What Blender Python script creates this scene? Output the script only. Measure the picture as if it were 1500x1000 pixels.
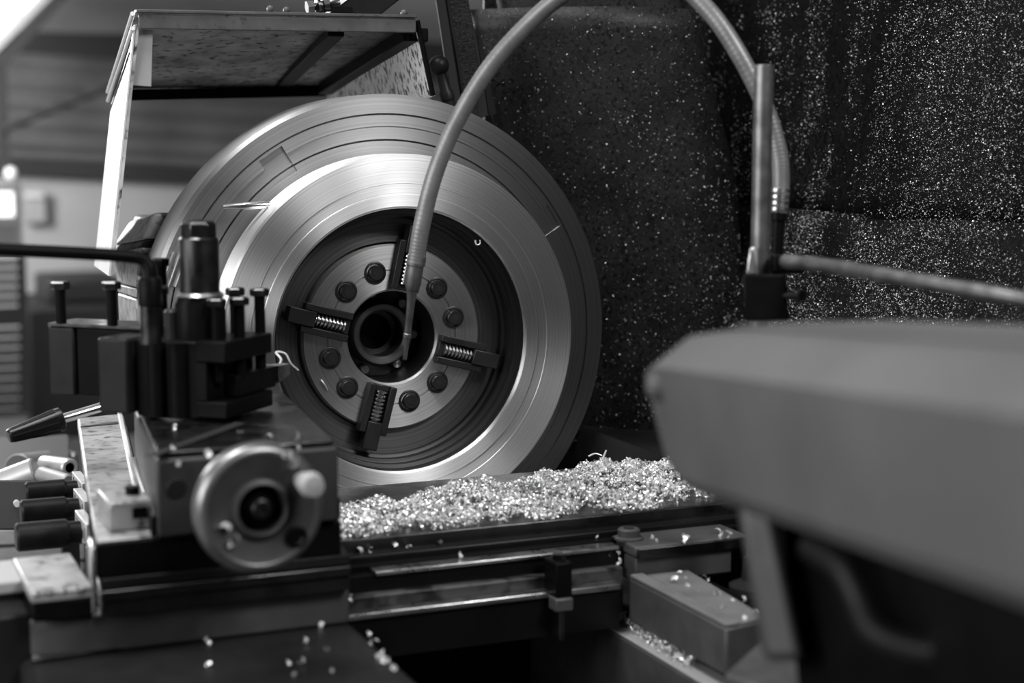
import bpy, math, random
from mathutils import Vector, Matrix
random.seed(7)
for o in list(bpy.data.objects): bpy.data.objects.remove(o)
scene = bpy.context.scene
COL = scene.collection
V = Vector
PI = math.pi

# ------------------------------------------------------------------ camera
# World: spindle axis = Y axis (tailstock towards -Y), Z up, spindle centre height = 0, chuck face at Y = 0.
FPX = 2400.0
YAW, PITCH = math.radians(23.3), math.radians(6.85)
CF = V((math.sin(YAW)*math.cos(PITCH), math.cos(YAW)*math.cos(PITCH), -math.sin(PITCH)))
CR = V((math.cos(YAW), -math.sin(YAW), 0))
CU = CR.cross(CF)
CAM = V((-0.87416, -2.54343, 0.31332))
cd = bpy.data.cameras.new('camera'); cam = bpy.data.objects.new('camera', cd); COL.objects.link(cam)
m = Matrix((CR, CU, -CF)).transposed().to_4x4(); m.translation = CAM
cam.matrix_world = m
cd.sensor_width = 36; cd.lens = 36*FPX/1500; cd.clip_start = .05; cd.clip_end = 60
cd.dof.use_dof = True; cd.dof.focus_distance = 2.64; cd.dof.aperture_fstop = 2.2; cd.dof.aperture_blades = 0
scene.camera = cam
def ray(u, v): return CF + CR*((u-750)/FPX) + CU*((500-v)/FPX)
def at(u, v, X=None, Y=None, Z=None, d=None):
    """world point seen at photo position (u,v) on the plane X=, Y=, Z= or at depth d"""
    r = ray(u, v)
    t = d if d is not None else (X-CAM.x)/r.x if X is not None else (Y-CAM.y)/r.y if Y is not None else (Z-CAM.z)/r.z
    return CAM + r*t

# ------------------------------------------------------------------ light
w = bpy.data.worlds.new('world'); scene.world = w; w.use_nodes = True
w.node_tree.nodes['Background'].inputs[0].default_value = (.5, .5, .5, 1)
w.node_tree.nodes['Background'].inputs[1].default_value = .05
def area(name, loc, tgt, sx, sy, power):
    l = bpy.data.lights.new(name, 'AREA'); l.shape = 'RECTANGLE'; l.size = sx; l.size_y = sy; l.energy = power
    o = bpy.data.objects.new(name, l); COL.objects.link(o); o.location = loc
    o.rotation_euler = (V(tgt)-V(loc)).to_track_quat('-Z', 'Y').to_euler()
    return o
area('window_light', (-3.6, -1.0, 1.0), (-.2, -.1, 0), 3.2, 1.5, 125)
area('skylight', (-1.2, -.6, 3.2), (-.2, -.4, -.2), 1.4, 1.0, 130)
area('reflection_light', (1.25, -3.4, 2.9), (0, 0, 0), 1.1, 1.3, 130)  # unseen light added behind the camera for the turned steel to reflect
pl_ = bpy.data.lights.new('hall_fill', 'POINT'); pl_.energy = 420; pl_.shadow_soft_size = .35  # unseen fill light added to brighten rear walls, floor and roof
po_ = bpy.data.objects.new('hall_fill', pl_); COL.objects.link(po_); po_.location = (-1.3, 4.6, .9)
vs = scene.view_settings
vs.view_transform = 'Standard'; vs.look = 'None'; vs.exposure = 0.0; vs.gamma = 1.0; vs.use_curve_mapping = False

# ------------------------------------------------------------------ mesh helpers
class MB:
    def __init__(s): s.v = []; s.f = []
    def add(s, vs_, fs):
        n = len(s.v); s.v += [V(p) for p in vs_]; s.f += [tuple(i+n for i in f) for f in fs]; return s
    def hexa(s, a, b):                       # a: 4 points of one end, b: the 4 points of the other
        return s.add(list(a)+list(b), [(3,2,1,0),(4,5,6,7),(0,1,5,4),(1,2,6,5),(2,3,7,6),(3,0,4,7)])
    def box(s, lo, hi, ax=None, o=None):     # corner to corner; ax: three axes, o: origin
        x0,y0,z0 = lo; x1,y1,z1 = hi
        P = [(x0,y0,z0),(x1,y0,z0),(x1,y1,z0),(x0,y1,z0),(x0,y0,z1),(x1,y0,z1),(x1,y1,z1),(x0,y1,z1)]
        if ax: P = [V(o)+ax[0]*p[0]+ax[1]*p[1]+ax[2]*p[2] for p in P]
        return s.add(P, [(3,2,1,0),(4,5,6,7),(0,1,5,4),(1,2,6,5),(2,3,7,6),(3,0,4,7)])
    def prism(s, poly, vec):
        n = len(poly); vec = V(vec)
        P = [V(p) for p in poly]+[V(p)+vec for p in poly]
        return s.add(P, [tuple(range(n-1,-1,-1)), tuple(range(n,2*n))]+[(i,(i+1)%n,n+(i+1)%n,n+i) for i in range(n)])
    def lathe(s, prof, o, a, n=48, closed=False, ph=0.0, hexy=False):   # prof: (radius, height along a)
        o = V(o); a = V(a).normalized()
        t = V((0,0,1)) if abs(a.z) < .9 else V((1,0,0))
        e1 = t.cross(a).normalized(); e2 = a.cross(e1)
        P = []; F = []
        for r, h in prof:
            for i in range(n):
                q = ph+2*PI*i/n; P.append(o+a*h+(e1*math.cos(q)+e2*math.sin(q))*r)
        k = len(prof)
        for j in range(k if closed else k-1):
            j2 = (j+1) % k
            for i in range(n): F.append((j*n+i, j*n+(i+1)%n, j2*n+(i+1)%n, j2*n+i))
        if not closed:
            if prof[0][0] > 1e-6: F.append(tuple(range(n-1,-1,-1)))
            if prof[-1][0] > 1e-6: F.append(tuple((k-1)*n+i for i in range(n)))
        return s.add(P, F)
    def cyl(s, p0, p1, r0, r1=None, n=20, ch=0.0, ph=0.0):
        p0 = V(p0); p1 = V(p1); L = (p1-p0).length; r1 = r0 if r1 is None else r1
        pf = [(r0-ch,0),(r0,ch),(r1,L-ch),(r1-ch,L)] if ch else [(r0,0),(r1,L)]
        return s.lathe(pf, p0, p1-p0, n, ph=ph)
    def tube(s, path, rad, n=12):
        P = []; F = []; k = len(path); up = V((0,0,1)); prev = None
        for i, p in enumerate(path):
            t = (path[min(i+1,k-1)]-path[max(i-1,0)]).normalized()
            if prev is None:
                e = t.cross(up); e = e.normalized() if e.length > 1e-3 else V((1,0,0))
            else:
                e = prev-t*prev.dot(t); e.normalize()
            prev = e; e2 = t.cross(e); r = rad(i/(k-1)) if callable(rad) else rad
            for j in range(n):
                q = 2*PI*j/n; P.append(p+(e*math.cos(q)+e2*math.sin(q))*r)
        for i in range(k-1):
            for j in range(n): F.append((i*n+j, i*n+(j+1)%n, (i+1)*n+(j+1)%n, (i+1)*n+j))
        F.append(tuple(range(n-1,-1,-1))); F.append(tuple((k-1)*n+j for j in range(n)))
        return s.add(P, F)
    def ball(s, c, r, n=20):
        return s.lathe([(max(1e-7, r*math.sin(PI*i/12)), -r*math.cos(PI*i/12)) for i in range(13)], c, (0,0,1), n)
def spline(pts, n=160):
    pts = [V(p) for p in pts]; k = len(pts); out = []
    P = [pts[0]*2-pts[1]]+pts+[pts[-1]*2-pts[-2]]
    for i in range(n+1):
        t = i/n*(k-1); j = min(int(t), k-2); t -= j
        a,b,c,d = P[j:j+4]
        out.append(.5*((2*b)+(c-a)*t+(2*a-5*b+4*c-d)*t*t+(3*b-a-3*c+d)*t**3))
    return out
WLOC = {}
def finish(me, ang):
    me.validate()
    for p in me.polygons: p.use_smooth = True
    me.set_sharp_from_angle(angle=math.radians(ang))
def obj(name, mb, mat, parent=None, bevel=0.0, ang=32, seg=2, kind=None):
    if parent is not None: o0 = WLOC[parent.name]
    else:
        xs = [p.x for p in mb.v]; ys = [p.y for p in mb.v]; zs = [p.z for p in mb.v]
        o0 = V(((min(xs)+max(xs))/2, (min(ys)+max(ys))/2, min(zs)))
    me = bpy.data.meshes.new(name)
    me.from_pydata([p-o0 for p in mb.v], [], mb.f); finish(me, ang)
    o = bpy.data.objects.new(name, me); COL.objects.link(o)
    me.materials.append(mat)
    if parent is not None: o.parent = parent
    else: o.location = o0
    WLOC[o.name] = o0
    if bevel:
        b = o.modifiers.new('bevel', 'BEVEL'); b.width = bevel; b.segments = seg; b.limit_method = 'ANGLE'; b.angle_limit = math.radians(35)
        b.harden_normals = False
    if kind: o['kind'] = kind
    return o
def tag(o, label, cat, group=None):
    o['label'] = label; o['category'] = cat
    if group: o['group'] = group
    return o
def thing(name, label, cat, loc, group=None):
    o = bpy.data.objects.new(name, None); COL.objects.link(o); o.location = loc; o.empty_display_size = .02
    WLOC[o.name] = V(loc); return tag(o, label, cat, group)
def struct(o, label=None):
    o['kind'] = 'structure'
    if label: o['label'] = label
    return o

# ------------------------------------------------------------------ materials (the photograph is monochrome)
def mat(name, g, metal=0.0, rough=.5, var=0.0, scale=8.0, spots=0.0, spot_scale=40.0, spot_g=.01, bump=0.0, bscale=120.0,
        stretch=(1,1,1), aniso=0.0, emit=0.0, rvar=0.0, spec=.5, spot_edge=.06):
    m = bpy.data.materials.new(name); m.use_nodes = True
    nt = m.node_tree; N = nt.nodes; L = nt.links; b = N['Principled BSDF']
    b.inputs['Base Color'].default_value = (g,g,g,1); b.inputs['Metallic'].default_value = metal
    b.inputs['Roughness'].default_value = rough; b.inputs['Specular IOR Level'].default_value = spec
    tc = N.new('ShaderNodeTexCoord'); mp = N.new('ShaderNodeMapping'); mp.inputs['Scale'].default_value = stretch
    L.new(tc.outputs['Object'], mp.inputs[0])
    def noise(sc, det=4):
        n = N.new('ShaderNodeTexNoise'); n.inputs['Scale'].default_value = sc; n.inputs['Detail'].default_value = det
        L.new(mp.outputs[0], n.inputs['Vector']); return n
    def rng(src, a, b_, c, d):
        r = N.new('ShaderNodeMapRange'); r.inputs[1].default_value = a; r.inputs[2].default_value = b_
        r.inputs[3].default_value = c; r.inputs[4].default_value = d; L.new(src, r.inputs[0]); return r.outputs[0]
    val = None
    if var:
        val = rng(noise(scale).outputs[0], .25, .75, g*(1-var), g*(1+var))
        if rvar: L.new(rng(noise(scale*1.7).outputs[0], .25, .75, max(.03,rough-rvar), min(1,rough+rvar)), b.inputs['Roughness'])
    if spots:
        fac = rng(noise(spot_scale, 6).outputs[0], spots-spot_edge, spots+spot_edge, 1, 0)
        mx = N.new('ShaderNodeMix'); mx.data_type = 'FLOAT'
        L.new(fac, mx.inputs[0]); mx.inputs[3].default_value = spot_g
        if val is not None: L.new(val, mx.inputs[2])
        else: mx.inputs[2].default_value = g
        val = mx.outputs[0]
    if val is not None:
        cb = N.new('ShaderNodeCombineColor')
        for i in range(3): L.new(val, cb.inputs[i])
        L.new(cb.outputs[0], b.inputs['Base Color'])
    if bump:
        bp = N.new('ShaderNodeBump'); bp.inputs['Strength'].default_value = bump; bp.inputs['Distance'].default_value = .002
        L.new(noise(bscale, 3).outputs[0], bp.inputs['Height']); L.new(bp.outputs[0], b.inputs['Normal'])
    if emit:
        b.inputs['Emission Color'].default_value = (1,1,1,1); b.inputs['Emission Strength'].default_value = emit
    return m
def turned(name, g, rough, aniso, ring=.1, rscale=260.0):
    """lathe-turned steel: fine rings about the spindle axis (the object's Y axis), brushed highlight"""
    m = mat(name, g, 1.0, rough); nt = m.node_tree; N = nt.nodes; L = nt.links; b = N['Principled BSDF']
    tc = N.new('ShaderNodeTexCoord'); sp = N.new('ShaderNodeSeparateXYZ'); L.new(tc.outputs['Object'], sp.inputs[0])
    cx = N.new('ShaderNodeCombineXYZ'); L.new(sp.outputs[0], cx.inputs[0]); L.new(sp.outputs[2], cx.inputs[2])
    ln = N.new('ShaderNodeVectorMath'); ln.operation = 'LENGTH'; L.new(cx.outputs[0], ln.inputs[0])
    no = N.new('ShaderNodeTexNoise'); no.noise_dimensions = '1D'; no.inputs['Scale'].default_value = rscale; no.inputs['Detail'].default_value = 5
    L.new(ln.outputs['Value'], no.inputs['W'])
    r = N.new('ShaderNodeMapRange'); r.inputs[1].default_value = .3; r.inputs[2].default_value = .7
    r.inputs[3].default_value = g*(1-ring); r.inputs[4].default_value = min(1, g*(1+ring)); L.new(no.outputs[0], r.inputs[0])
    cb = N.new('ShaderNodeCombineColor')
    for i in range(3): L.new(r.outputs[0], cb.inputs[i])
    L.new(cb.outputs[0], b.inputs['Base Color'])
    tg = N.new('ShaderNodeTangent'); tg.direction_type = 'RADIAL'; tg.axis = 'Y'
    L.new(tg.outputs[0], b.inputs['Tangent']); b.inputs['Anisotropic'].default_value = aniso; b.inputs['Anisotropic Rotation'].default_value = .25
    return m
M = dict(
    chuck=turned('turned chuck steel', .27, .50, .86, .10),
    ring=turned('bright turned steel', .76, .48, .90, .14, 420),
    flange=turned('grey turned steel', .46, .5, .7, .12),
    darkturn=turned('dark turned steel', .07, .40, .5, .2),
    scale=turned('dark mill scale', .05, .45, .3, .3),
    annulus=turned('grey brown turned face', .17, .45, .5, .25),
    black=mat('blackened steel', .004, .0, .42, .3, 20, spec=.06, bump=.1, bscale=200),
    blackoil=mat('oily black steel', .004, .0, .35, .4, 12, spec=.25),
    hole=mat('dark hollow', .004, 0, .7),
    steel=mat('machined steel', .42, 1, .32, .2, 25, rvar=.1),
    steeldark=mat('dull dark steel', .07, 1, .34, .3, 25, rvar=.1),
    bright=mat('polished steel', .75, 1, .22, .1, 20),
    jaw=mat('black oxide steel', .02, .3, .4, .3, 30),
    steeldark2=mat('brightened polished rim', .20, .8, .35, .2, 25),
    wheel=mat('dull cast iron wheel', .038, .2, .5, .25, 25, rvar=.1),
    cast=mat('painted grey casting', .072, 0, .68, .22, 7, rvar=.1),
    castdark=mat('dark painted casting', .010, 0, .45, .3, 14, rvar=.1, spec=.18),
    castmid=mat('worn grey casting', .045, 0, .5, .3, 18, rvar=.1),
    oiled=mat('oil stained casting', .05, 0, .45, .2, 14, spots=.47, spot_scale=26, spot_g=.006, spec=.3),
    slidecast=mat('oily slide casting', .026, 0, .5, .3, 18, spec=.35),
    castmid2=mat('rubbed grey casting', .07, .3, .42, .3, 18, rvar=.1),
    wingcast=mat('bare wing casting', .12, 0, .5, .25, 20),
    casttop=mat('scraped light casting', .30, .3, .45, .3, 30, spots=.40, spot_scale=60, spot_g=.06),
    hood=mat('dirty painted sheet', .055, 0, .5, .35, 30, spots=.36, spot_scale=70, spot_g=.02, stretch=(1,1,1)),
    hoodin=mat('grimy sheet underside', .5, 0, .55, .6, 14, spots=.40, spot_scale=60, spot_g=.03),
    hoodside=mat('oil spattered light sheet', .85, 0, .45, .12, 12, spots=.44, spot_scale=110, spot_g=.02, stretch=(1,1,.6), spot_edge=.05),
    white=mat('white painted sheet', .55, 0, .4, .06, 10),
    guard=mat('oily black sheet', .015, 0, .42, .5, 14, spots=.43, spot_scale=150, spot_g=.003, bump=.4, bscale=320, spec=.2),
    guard2=mat('chip caked sheet', .005, 0, .55, .7, 6, spots=.46, spot_scale=90, spot_g=.002, bump=.5, bscale=260, spec=.1),
    chip=mat('metal chip', .82, .45, .30, .2, 60),
    chipdull=mat('dull metal chip', .55, .25, .4),
    hose=mat('grey plastic hose', .15, .2, .38, .2, 40),
    rod=mat('dirty steel rod', .16, .8, .42, .5, 40),
    rubber=mat('black plastic', .008, 0, .42, .4, 60, spec=.15),
    grip=mat('ribbed black grip', .010, 0, .32, spec=.25),
    label=mat('engraved aluminium plate', .55, .5, .4, .15, 60),
    ink=mat('black print', .01, 0, .6),
    wall=mat('plaster wall', .32, 0, .8, .12, 2.5),
    sheet=mat('weathered corrugated sheet', .10, 0, .6, .3, 3),
    roof=mat('roof lining', .34, 0, .8, .2, 1.5),
    beam=mat('dark painted beam', .012, 0, .7),
    frame=mat('grey painted frame', .30, 0, .6),
    pane=mat('daylight pane', .8, 0, .5, emit=1.0),
    screen=mat('lit screen', .8, 0, .5, emit=1.3),
    cab=mat('grey cabinet paint', .22, 0, .6),
    cabdark=mat('dark cabinet paint', .015, 0, .6),
    slat=mat('pale slat', .75, 0, .6),
    floor=mat('concrete floor', .20, 0, .6, .25, 3),
    bar=mat('pale round bar', .42, .4, .4, .1, 20),
)

# ------------------------------------------------------------------ the hall
WY = 7.0
FZ = -1.15
def wq(u, v, Y=WY): return at(u, v, Y=Y)
struct(obj('floor', MB().box((-7,-4,FZ-.1),(4,WY+.3,FZ)), M['floor']), 'grey concrete workshop floor')
zt = wq(100,240).z
wb = struct(obj('wall_back', MB().box((-7,WY,FZ),(4,WY+.15,zt)), M['wall']), 'pale plastered rear wall of the workshop')
# upper wall of corrugated sheet, each sheet a piece with real corrugation, running with a slight fall
def sheetmesh(x0, x1, z0, z1, slope, pitch, amp, y):
    mb = MB(); n = int((z1-z0)/pitch*6); P = []; F = []
    for i in range(n+1):
        z = z0+(z1-z0)*i/n; dy = amp*math.sin(2*PI*(z-z0)/pitch)
        for x in (x0, x1): P.append((x, y-.05+dy, z-slope*(x-.6)))
    for i in range(n): F.append((2*i,2*i+1,2*i+3,2*i+2))
    k = len(P)
    P += [(p[0], y+.04, p[2]) for p in P]                        # back face: the sheet has thickness
    F += [(k+2*i+2,k+2*i+3,k+2*i+1,k+2*i) for i in range(n)]
    return mb.add(P, F)
z85 = wq(100,84).z
for k, (x0, x1) in enumerate(((-6.0,-3.4),(-3.4,-1.0),(-1.0,2.15),(2.15,4.0))):
    obj('corrugated_sheet', sheetmesh(x0, x1, zt+.02, z85, .05, .11, .03, WY), M['sheet'], wb)
tb = MB(); a = wq(-60,233); b = wq(700,276)
tb.hexa([a+V((0,-.12,-.06)), b+V((0,-.12,-.06)), b+V((0,0,-.06)), a+V((0,0,-.06))], [a+V((0,-.12,.03)), b+V((0,-.12,.03)), b+V((0,0,.03)), a+V((0,0,.03))])
struct(obj('trim_1', tb, M['beam']), 'dark beam between plaster and corrugated sheet')
# roof lining above, sloping up towards the camera
rp = MB(); z0 = z85-.02
rp.hexa([(-7,WY+.1,z0-.1),(4,WY+.1,z0-.6),(4,WY-.02,z0-.6),(-7,WY-.02,z0-.1)], [(-7,WY+.1,z0+.25),(4,WY+.1,z0+.25),(4,WY-.02,z0+.25),(-7,WY-.02,z0+.25)])
struct(obj('trim_2', rp, M['beam']), 'dark wall plate under the roof')
rp = MB(); rp.hexa([(-7,WY,z0+.15),(4,WY,z0+.15),(4,WY,z0+.25),(-7,WY,z0+.25)], [(-7,1.5,z0+2.0),(4,1.5,z0+2.0),(4,1.5,z0+2.1),(-7,1.5,z0+2.1)])
struct(obj('ceiling', rp, M['roof']), 'grey sloping roof lining')
# skylight with sloping edge at upper left
Yk = 5.6
pane_pts = [(-160,-60),(88,-40),(-5,62),(-160,62)]
pn = MB().prism([wq(u,v,Yk) for u,v in pane_pts], (0,.02,0))
w1 = struct(obj('window_1', pn, M['pane']), 'bright daylight window at the edge of the roof')
def bar2(name, u0,v0,u1,v1,wpx,Y,mt,parent,dep=.08):
    a = V((u0,v0)); b = V((u1,v1)); n = (b-a).normalized(); n = V((-n.y,n.x))*wpx/2
    pts = [a+n, b+n, b-n, a-n]
    return obj(name, MB().prism([wq(p.x,p.y,Y) for p in pts], (0,dep,0)), mt, parent)
bar2('window_frame', 95,-34,-12,74,13, Yk-.08, M['frame'], w1)
bar2('glazing_bar', -160,12,42,22,4, Yk-.06, M['frame'], w1)
bar2('rafter', 112,-30,2,92,17, Yk-.12, M['beam'], w1)
col = MB(); p = wq(4,150,5.8); col.box((p.x-.028,5.76,FZ),(p.x+.02,5.84,1.1)); struct(obj('trim_3', col, M['beam']), 'dark steel column')
br = MB(); br.cyl(wq(2,190,5.7), wq(330,58,5.7), .02); struct(obj('trim_4', br, M['beam']), 'dark diagonal brace of the hall frame')
# control cabinet with screen and slats
cabY = 4.6
c0 = at(-70,600,Y=cabY); c1 = at(30,266,Y=cabY)
cb = thing('control_cabinet', 'grey control cabinet with lit screen and pale slats by rear wall', 'cabinet', ((c0.x+c1.x)/2, cabY+.2, FZ))
obj('body', MB().box((c0.x,cabY,FZ),(c1.x,cabY+.45,c1.z)), M['cab'], cb, .01)
a = at(-60,318,Y=cabY); b = at(19,281,Y=cabY); obj('screen', MB().box((a.x,cabY-.015,a.z),(b.x,cabY-.002,b.z)), M['screen'], cb)
for v in range(331,358,6):
    a = at(-40,v+2,Y=cabY); b = at(24,v,Y=cabY); obj('vent_slot', MB().box((a.x,cabY-.004,a.z),(b.x,cabY+.002,b.z)), M['cabdark'], cb)
a = at(-70,612,Y=cabY); b = at(36,368,Y=cabY); obj('slat_panel_back', MB().box((a.x,cabY-.03,a.z),(b.x,cabY-.001,b.z)), M['cabdark'], cb)
for v in list(range(376,458,14))+list(range(478,606,15)):
    a = at(-66,v+6,Y=cabY-.06); b = at(26 if v<470 else 29,v,Y=cabY-.06); obj('slat', MB().box((a.x,cabY-.06,a.z),(b.x,cabY-.031,b.z)), M['slat'], cb)
wbx = thing('wall_box', 'small pale box with white lid fixed on plaster wall', 'box', wq(50,326))
a = wq(36,326); b = wq(64,290); obj('body', MB().box((a.x,WY-.1,a.z),(b.x,WY,b.z)), M['frame'], wbx, .01)
a = wq(34,290); b = wq(62,280); obj('lid', MB().box((a.x,WY-.12,a.z),(b.x,WY,b.z)), M['white'], wbx, .01)
obj('pale_spot', MB().ball(wq(16,254,5.76), .03), M['slat'], bpy.data.objects['trim_3'])  # pale ball put in for a blurred light spot by the column
# dark machine in the background
a = at(42,560,Y=5.2); b = at(330,440,Y=5.2)
bm = thing('background_machine', 'low dark machine standing far back behind the tool post', 'machine', ((a.x+b.x)/2,5.5,FZ))
obj('body', MB().box((a.x,5.2,FZ+.1),(b.x,6.0,b.z)), M['cabdark'], bm, .02)
q = at(75,440,Y=5.2); obj('column', MB().box((q.x,5.3,b.z),(q.x+.35,5.8,b.z+.12)), M['cabdark'], bm, .02)
obj('plinth', MB().box((a.x-.05,5.15,FZ),(b.x+.05,6.05,FZ+.1)), M['cab'], bm)

# ------------------------------------------------------------------ chuck
AX = V((0,-1,0))
ck = thing('four_jaw_chuck', 'large round turned steel chuck behind the bright ring', 'chuck', (0,.1,-.395))
prof = [(.10,-.105),(.389,-.105),(.395,-.099),(.395,-.007),(.389,0),
        (.3640,0),(.3640,-.005),(.3610,-.005),(.3610,0),(.3435,0),(.3415,-.0022),
        (.3225,-.0022),(.3225,-.008),(.3195,-.008),(.3195,-.0022),(.2960,-.0022),(.2950,0),(.155,0),(.155,-.03),(.10,-.03)]
body = obj('body', MB().lathe(prof, (0,0,0), AX, 160, closed=True), M['chuck'], ck, ang=25)
# four shallow radial slots cut into the rim face
cut = MB()
for k in range(4):
    q = math.radians(33+90*k); e = V((math.cos(q),0,math.sin(q))); t = V((-math.sin(q),0,math.cos(q)))
    cut.box((.31,-.022,-.0045),(.357,.022,.02), (e, t, AX), (0,0,0))
co = obj('cutter', cut, M['chuck'], ck)
md = body.modifiers.new('slots', 'BOOLEAN'); md.object = co; md.operation = 'DIFFERENCE'; md.solver = 'EXACT'
bpy.context.view_layer.update()
ev = body.evaluated_get(bpy.context.evaluated_depsgraph_get()); nm = bpy.data.meshes.new_from_object(ev)
body.modifiers.clear(); body.data = nm; finish(nm, 25)
bpy.data.objects.remove(co)
# object-space Y axis of the turned materials must pass the spindle: chuck origin is at z = -.395, so recentre
for ob in (ck,):
    WLOC[ob.name] = V((0,0,0))
    ob.location = (0,0,0)
    for c in ob.children: c.data.transform(Matrix.Translation((0,.1,-.395))) if c.data.users == 1 else None
obj('inner_face', MB().lathe([(.156,.0006),(.215,.0006),(.215,.0022),(.156,.0022)], (0,0,0), AX, 96, closed=True), M['annulus'], ck)
fl = obj('flange', MB().lathe([(.076,-.03),(.150,-.03),(.153,.014),(.150,.018),(.1115,.018),(.1115,.0155),(.1095,.0155),(.1095,.018),(.079,.018),(.076,.015)], (0,0,0), AX, 96, closed=True), M['flange'], ck, ang=25)
obj('recess', MB().lathe([(.0755,.012),(.0755,-.075),(.03,-.075),(.03,-.08),(.085,-.08),(.085,.012)], (0,0,0), AX, 64, closed=True), M['darkturn'], ck)
obj('spindle_nose', MB().lathe([(.0385,-.20),(.0385,-.035),(.042,-.031),(.050,-.031),(.055,-.040),(.055,-.075),(.06,-.2)], (0,0,0), AX, 64, closed=True), M['annulus'], ck)
obj('spindle_bore', MB().lathe([(.0384,-.04),(.0384,-.30),(.002,-.30),(.002,-.31),(.05,-.31),(.05,-.2),(.0386,-.2)], (0,0,0), AX, 48, closed=True), M['hole'], ck)
def pol(r, deg, h):
    q = math.radians(deg); return V((r*math.cos(q), -h, r*math.sin(q)))
for deg in (105,135,195,225,285,315,15,45):
    p = pol(.1105, deg, .0185)
    bo = obj('bolt', MB().lathe([(.0185,-.003),(.0185,.0012),(.0165,.0022),(.0150,.0022),(.0140,-.002),(.0125,-.002),(.0125,.008),(.0110,.0095),(.0001,.0095)], p, AX, 28), M['jaw'], ck)
    obj('socket', MB().lathe([(.0065,.0088),(.0065,.0100),(.0001,.0100)], p, AX, 6), M['hole'], bo)
for k in range(7):
    p = pol(.0655, 200+k*51.4, -.073); obj('cap_screw', MB().cyl(p, p+AX*.012, .0075, n=14, ch=.001), M['flange'], ck)
for deg in (78,165,255,345):
    q = math.radians(deg); e = V((math.cos(q),0,math.sin(q))); t = V((-math.sin(q),0,math.cos(q)))
    jb = MB(); ax = (e, t, AX)
    jb.box((.079,-.024,.014),(.160,-.0125,.036), ax, (0,0,0)); jb.box((.079,.0125,.014),(.160,.024,.036), ax, (0,0,0))
    jb.box((.079,-.0125,.014),(.088,.0125,.030), ax, (0,0,0)); jb.box((.140,-.0125,.014),(.186,.0125,.040), ax, (0,0,0)); jb.box((.088,-.0125,.0135),(.14,.0125,.0185), ax, (0,0,0))
    j = obj('jaw', jb, M['jaw'], ck, .0015)
    pf = [(.009,0)]
    for i in range(8): pf += [(.0115,.0008+i*.0064),(.0115,.0036+i*.0064),(.0078,.0044+i*.0064),(.0078,.0062+i*.0064)]
    pf.append((.009,.052))
    obj('screw_thread', MB().lathe(pf, e*.088+AX*.026, e, 20), M['steel'], j)
# pin and screw standing in front of the chuck rim
a = at(326,303,Y=-.03); b = at(394,300,Y=-.03)
pm = MB(); dr = (b-a).normalized(); L_ = (b-a).length
pm.lathe([(.0001,0),(.0035,.001),(.0052,L_*.45),(.0058,L_*.47),(.0058,L_-.006),(.004,L_-.006),(.004,L_-.003),(.0055,L_-.003),(.0055,L_),(.0001,L_)], a, dr, 20)
obj('locating_pin', pm, M['bright'], ck)
p0 = at(240,420,Y=-.008); p1 = at(262,368,Y=-.008)
for k in range(4):
    a = p0+V((.011*k-.006,0,0)); b = p1+V((.011*k-.010,0,0)); obj('thread_ridge', MB().cyl(a, b, .0028, n=8), M['steel'], ck)

# ------------------------------------------------------------------ workpiece
wp = thing('turned_ring', 'bright turned steel ring held on the chuck face', 'workpiece', (0,0,0))
obj('ring', MB().lathe([(.214,.003),(.297,.003),(.299,.006),(.299,.071),(.296,.075),(.2525,.075),(.2520,.0743),(.2360,.0743),(.2355,.0752),(.2160,.0752),(.2126,.0725),(.2126,.05),(.214,.05)], (0,0,0), AX, 160, closed=True), M['ring'], wp, ang=20)
obj('bore', MB().lathe([(.2135,.003),(.2135,.068),(.2110,.068),(.2110,.052),(.2055,.050),(.2055,.034),(.2000,.032),(.2000,.016),(.1950,.014),(.1950,.003)], (0,0,0), AX, 128, closed=True), M['scale'], wp, ang=20)

# ------------------------------------------------------------------ headstock behind the chuck
hs = thing('headstock', 'grey headstock casting with split bearing cap behind chuck rim', 'headstock', (-.2,.5,-.9))
Yn, Yf = .14, .42
def blk(near, far, Yn=Yn, Yf=Yf):
    return MB().hexa([at(u,v,Y=Yn) for u,v in near], [at(u,v,Y=Yf) for u,v in far])
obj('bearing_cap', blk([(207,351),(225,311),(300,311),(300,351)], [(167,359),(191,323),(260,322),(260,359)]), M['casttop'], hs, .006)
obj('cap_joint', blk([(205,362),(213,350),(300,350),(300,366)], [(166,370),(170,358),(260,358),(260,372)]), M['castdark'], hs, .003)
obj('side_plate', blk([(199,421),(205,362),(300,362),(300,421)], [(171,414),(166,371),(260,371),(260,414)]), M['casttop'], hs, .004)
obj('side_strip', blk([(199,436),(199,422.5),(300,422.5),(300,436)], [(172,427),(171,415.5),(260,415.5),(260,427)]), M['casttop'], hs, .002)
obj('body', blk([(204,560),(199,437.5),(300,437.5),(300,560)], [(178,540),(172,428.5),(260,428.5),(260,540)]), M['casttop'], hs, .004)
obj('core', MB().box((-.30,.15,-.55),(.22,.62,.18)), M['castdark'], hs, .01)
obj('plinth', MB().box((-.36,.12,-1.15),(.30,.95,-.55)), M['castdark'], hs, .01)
sb = MB(); sb.cyl((0,.105,0),(0,.16,0),.12,n=40); obj('spindle_collar', sb, M['castdark'], hs)

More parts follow.
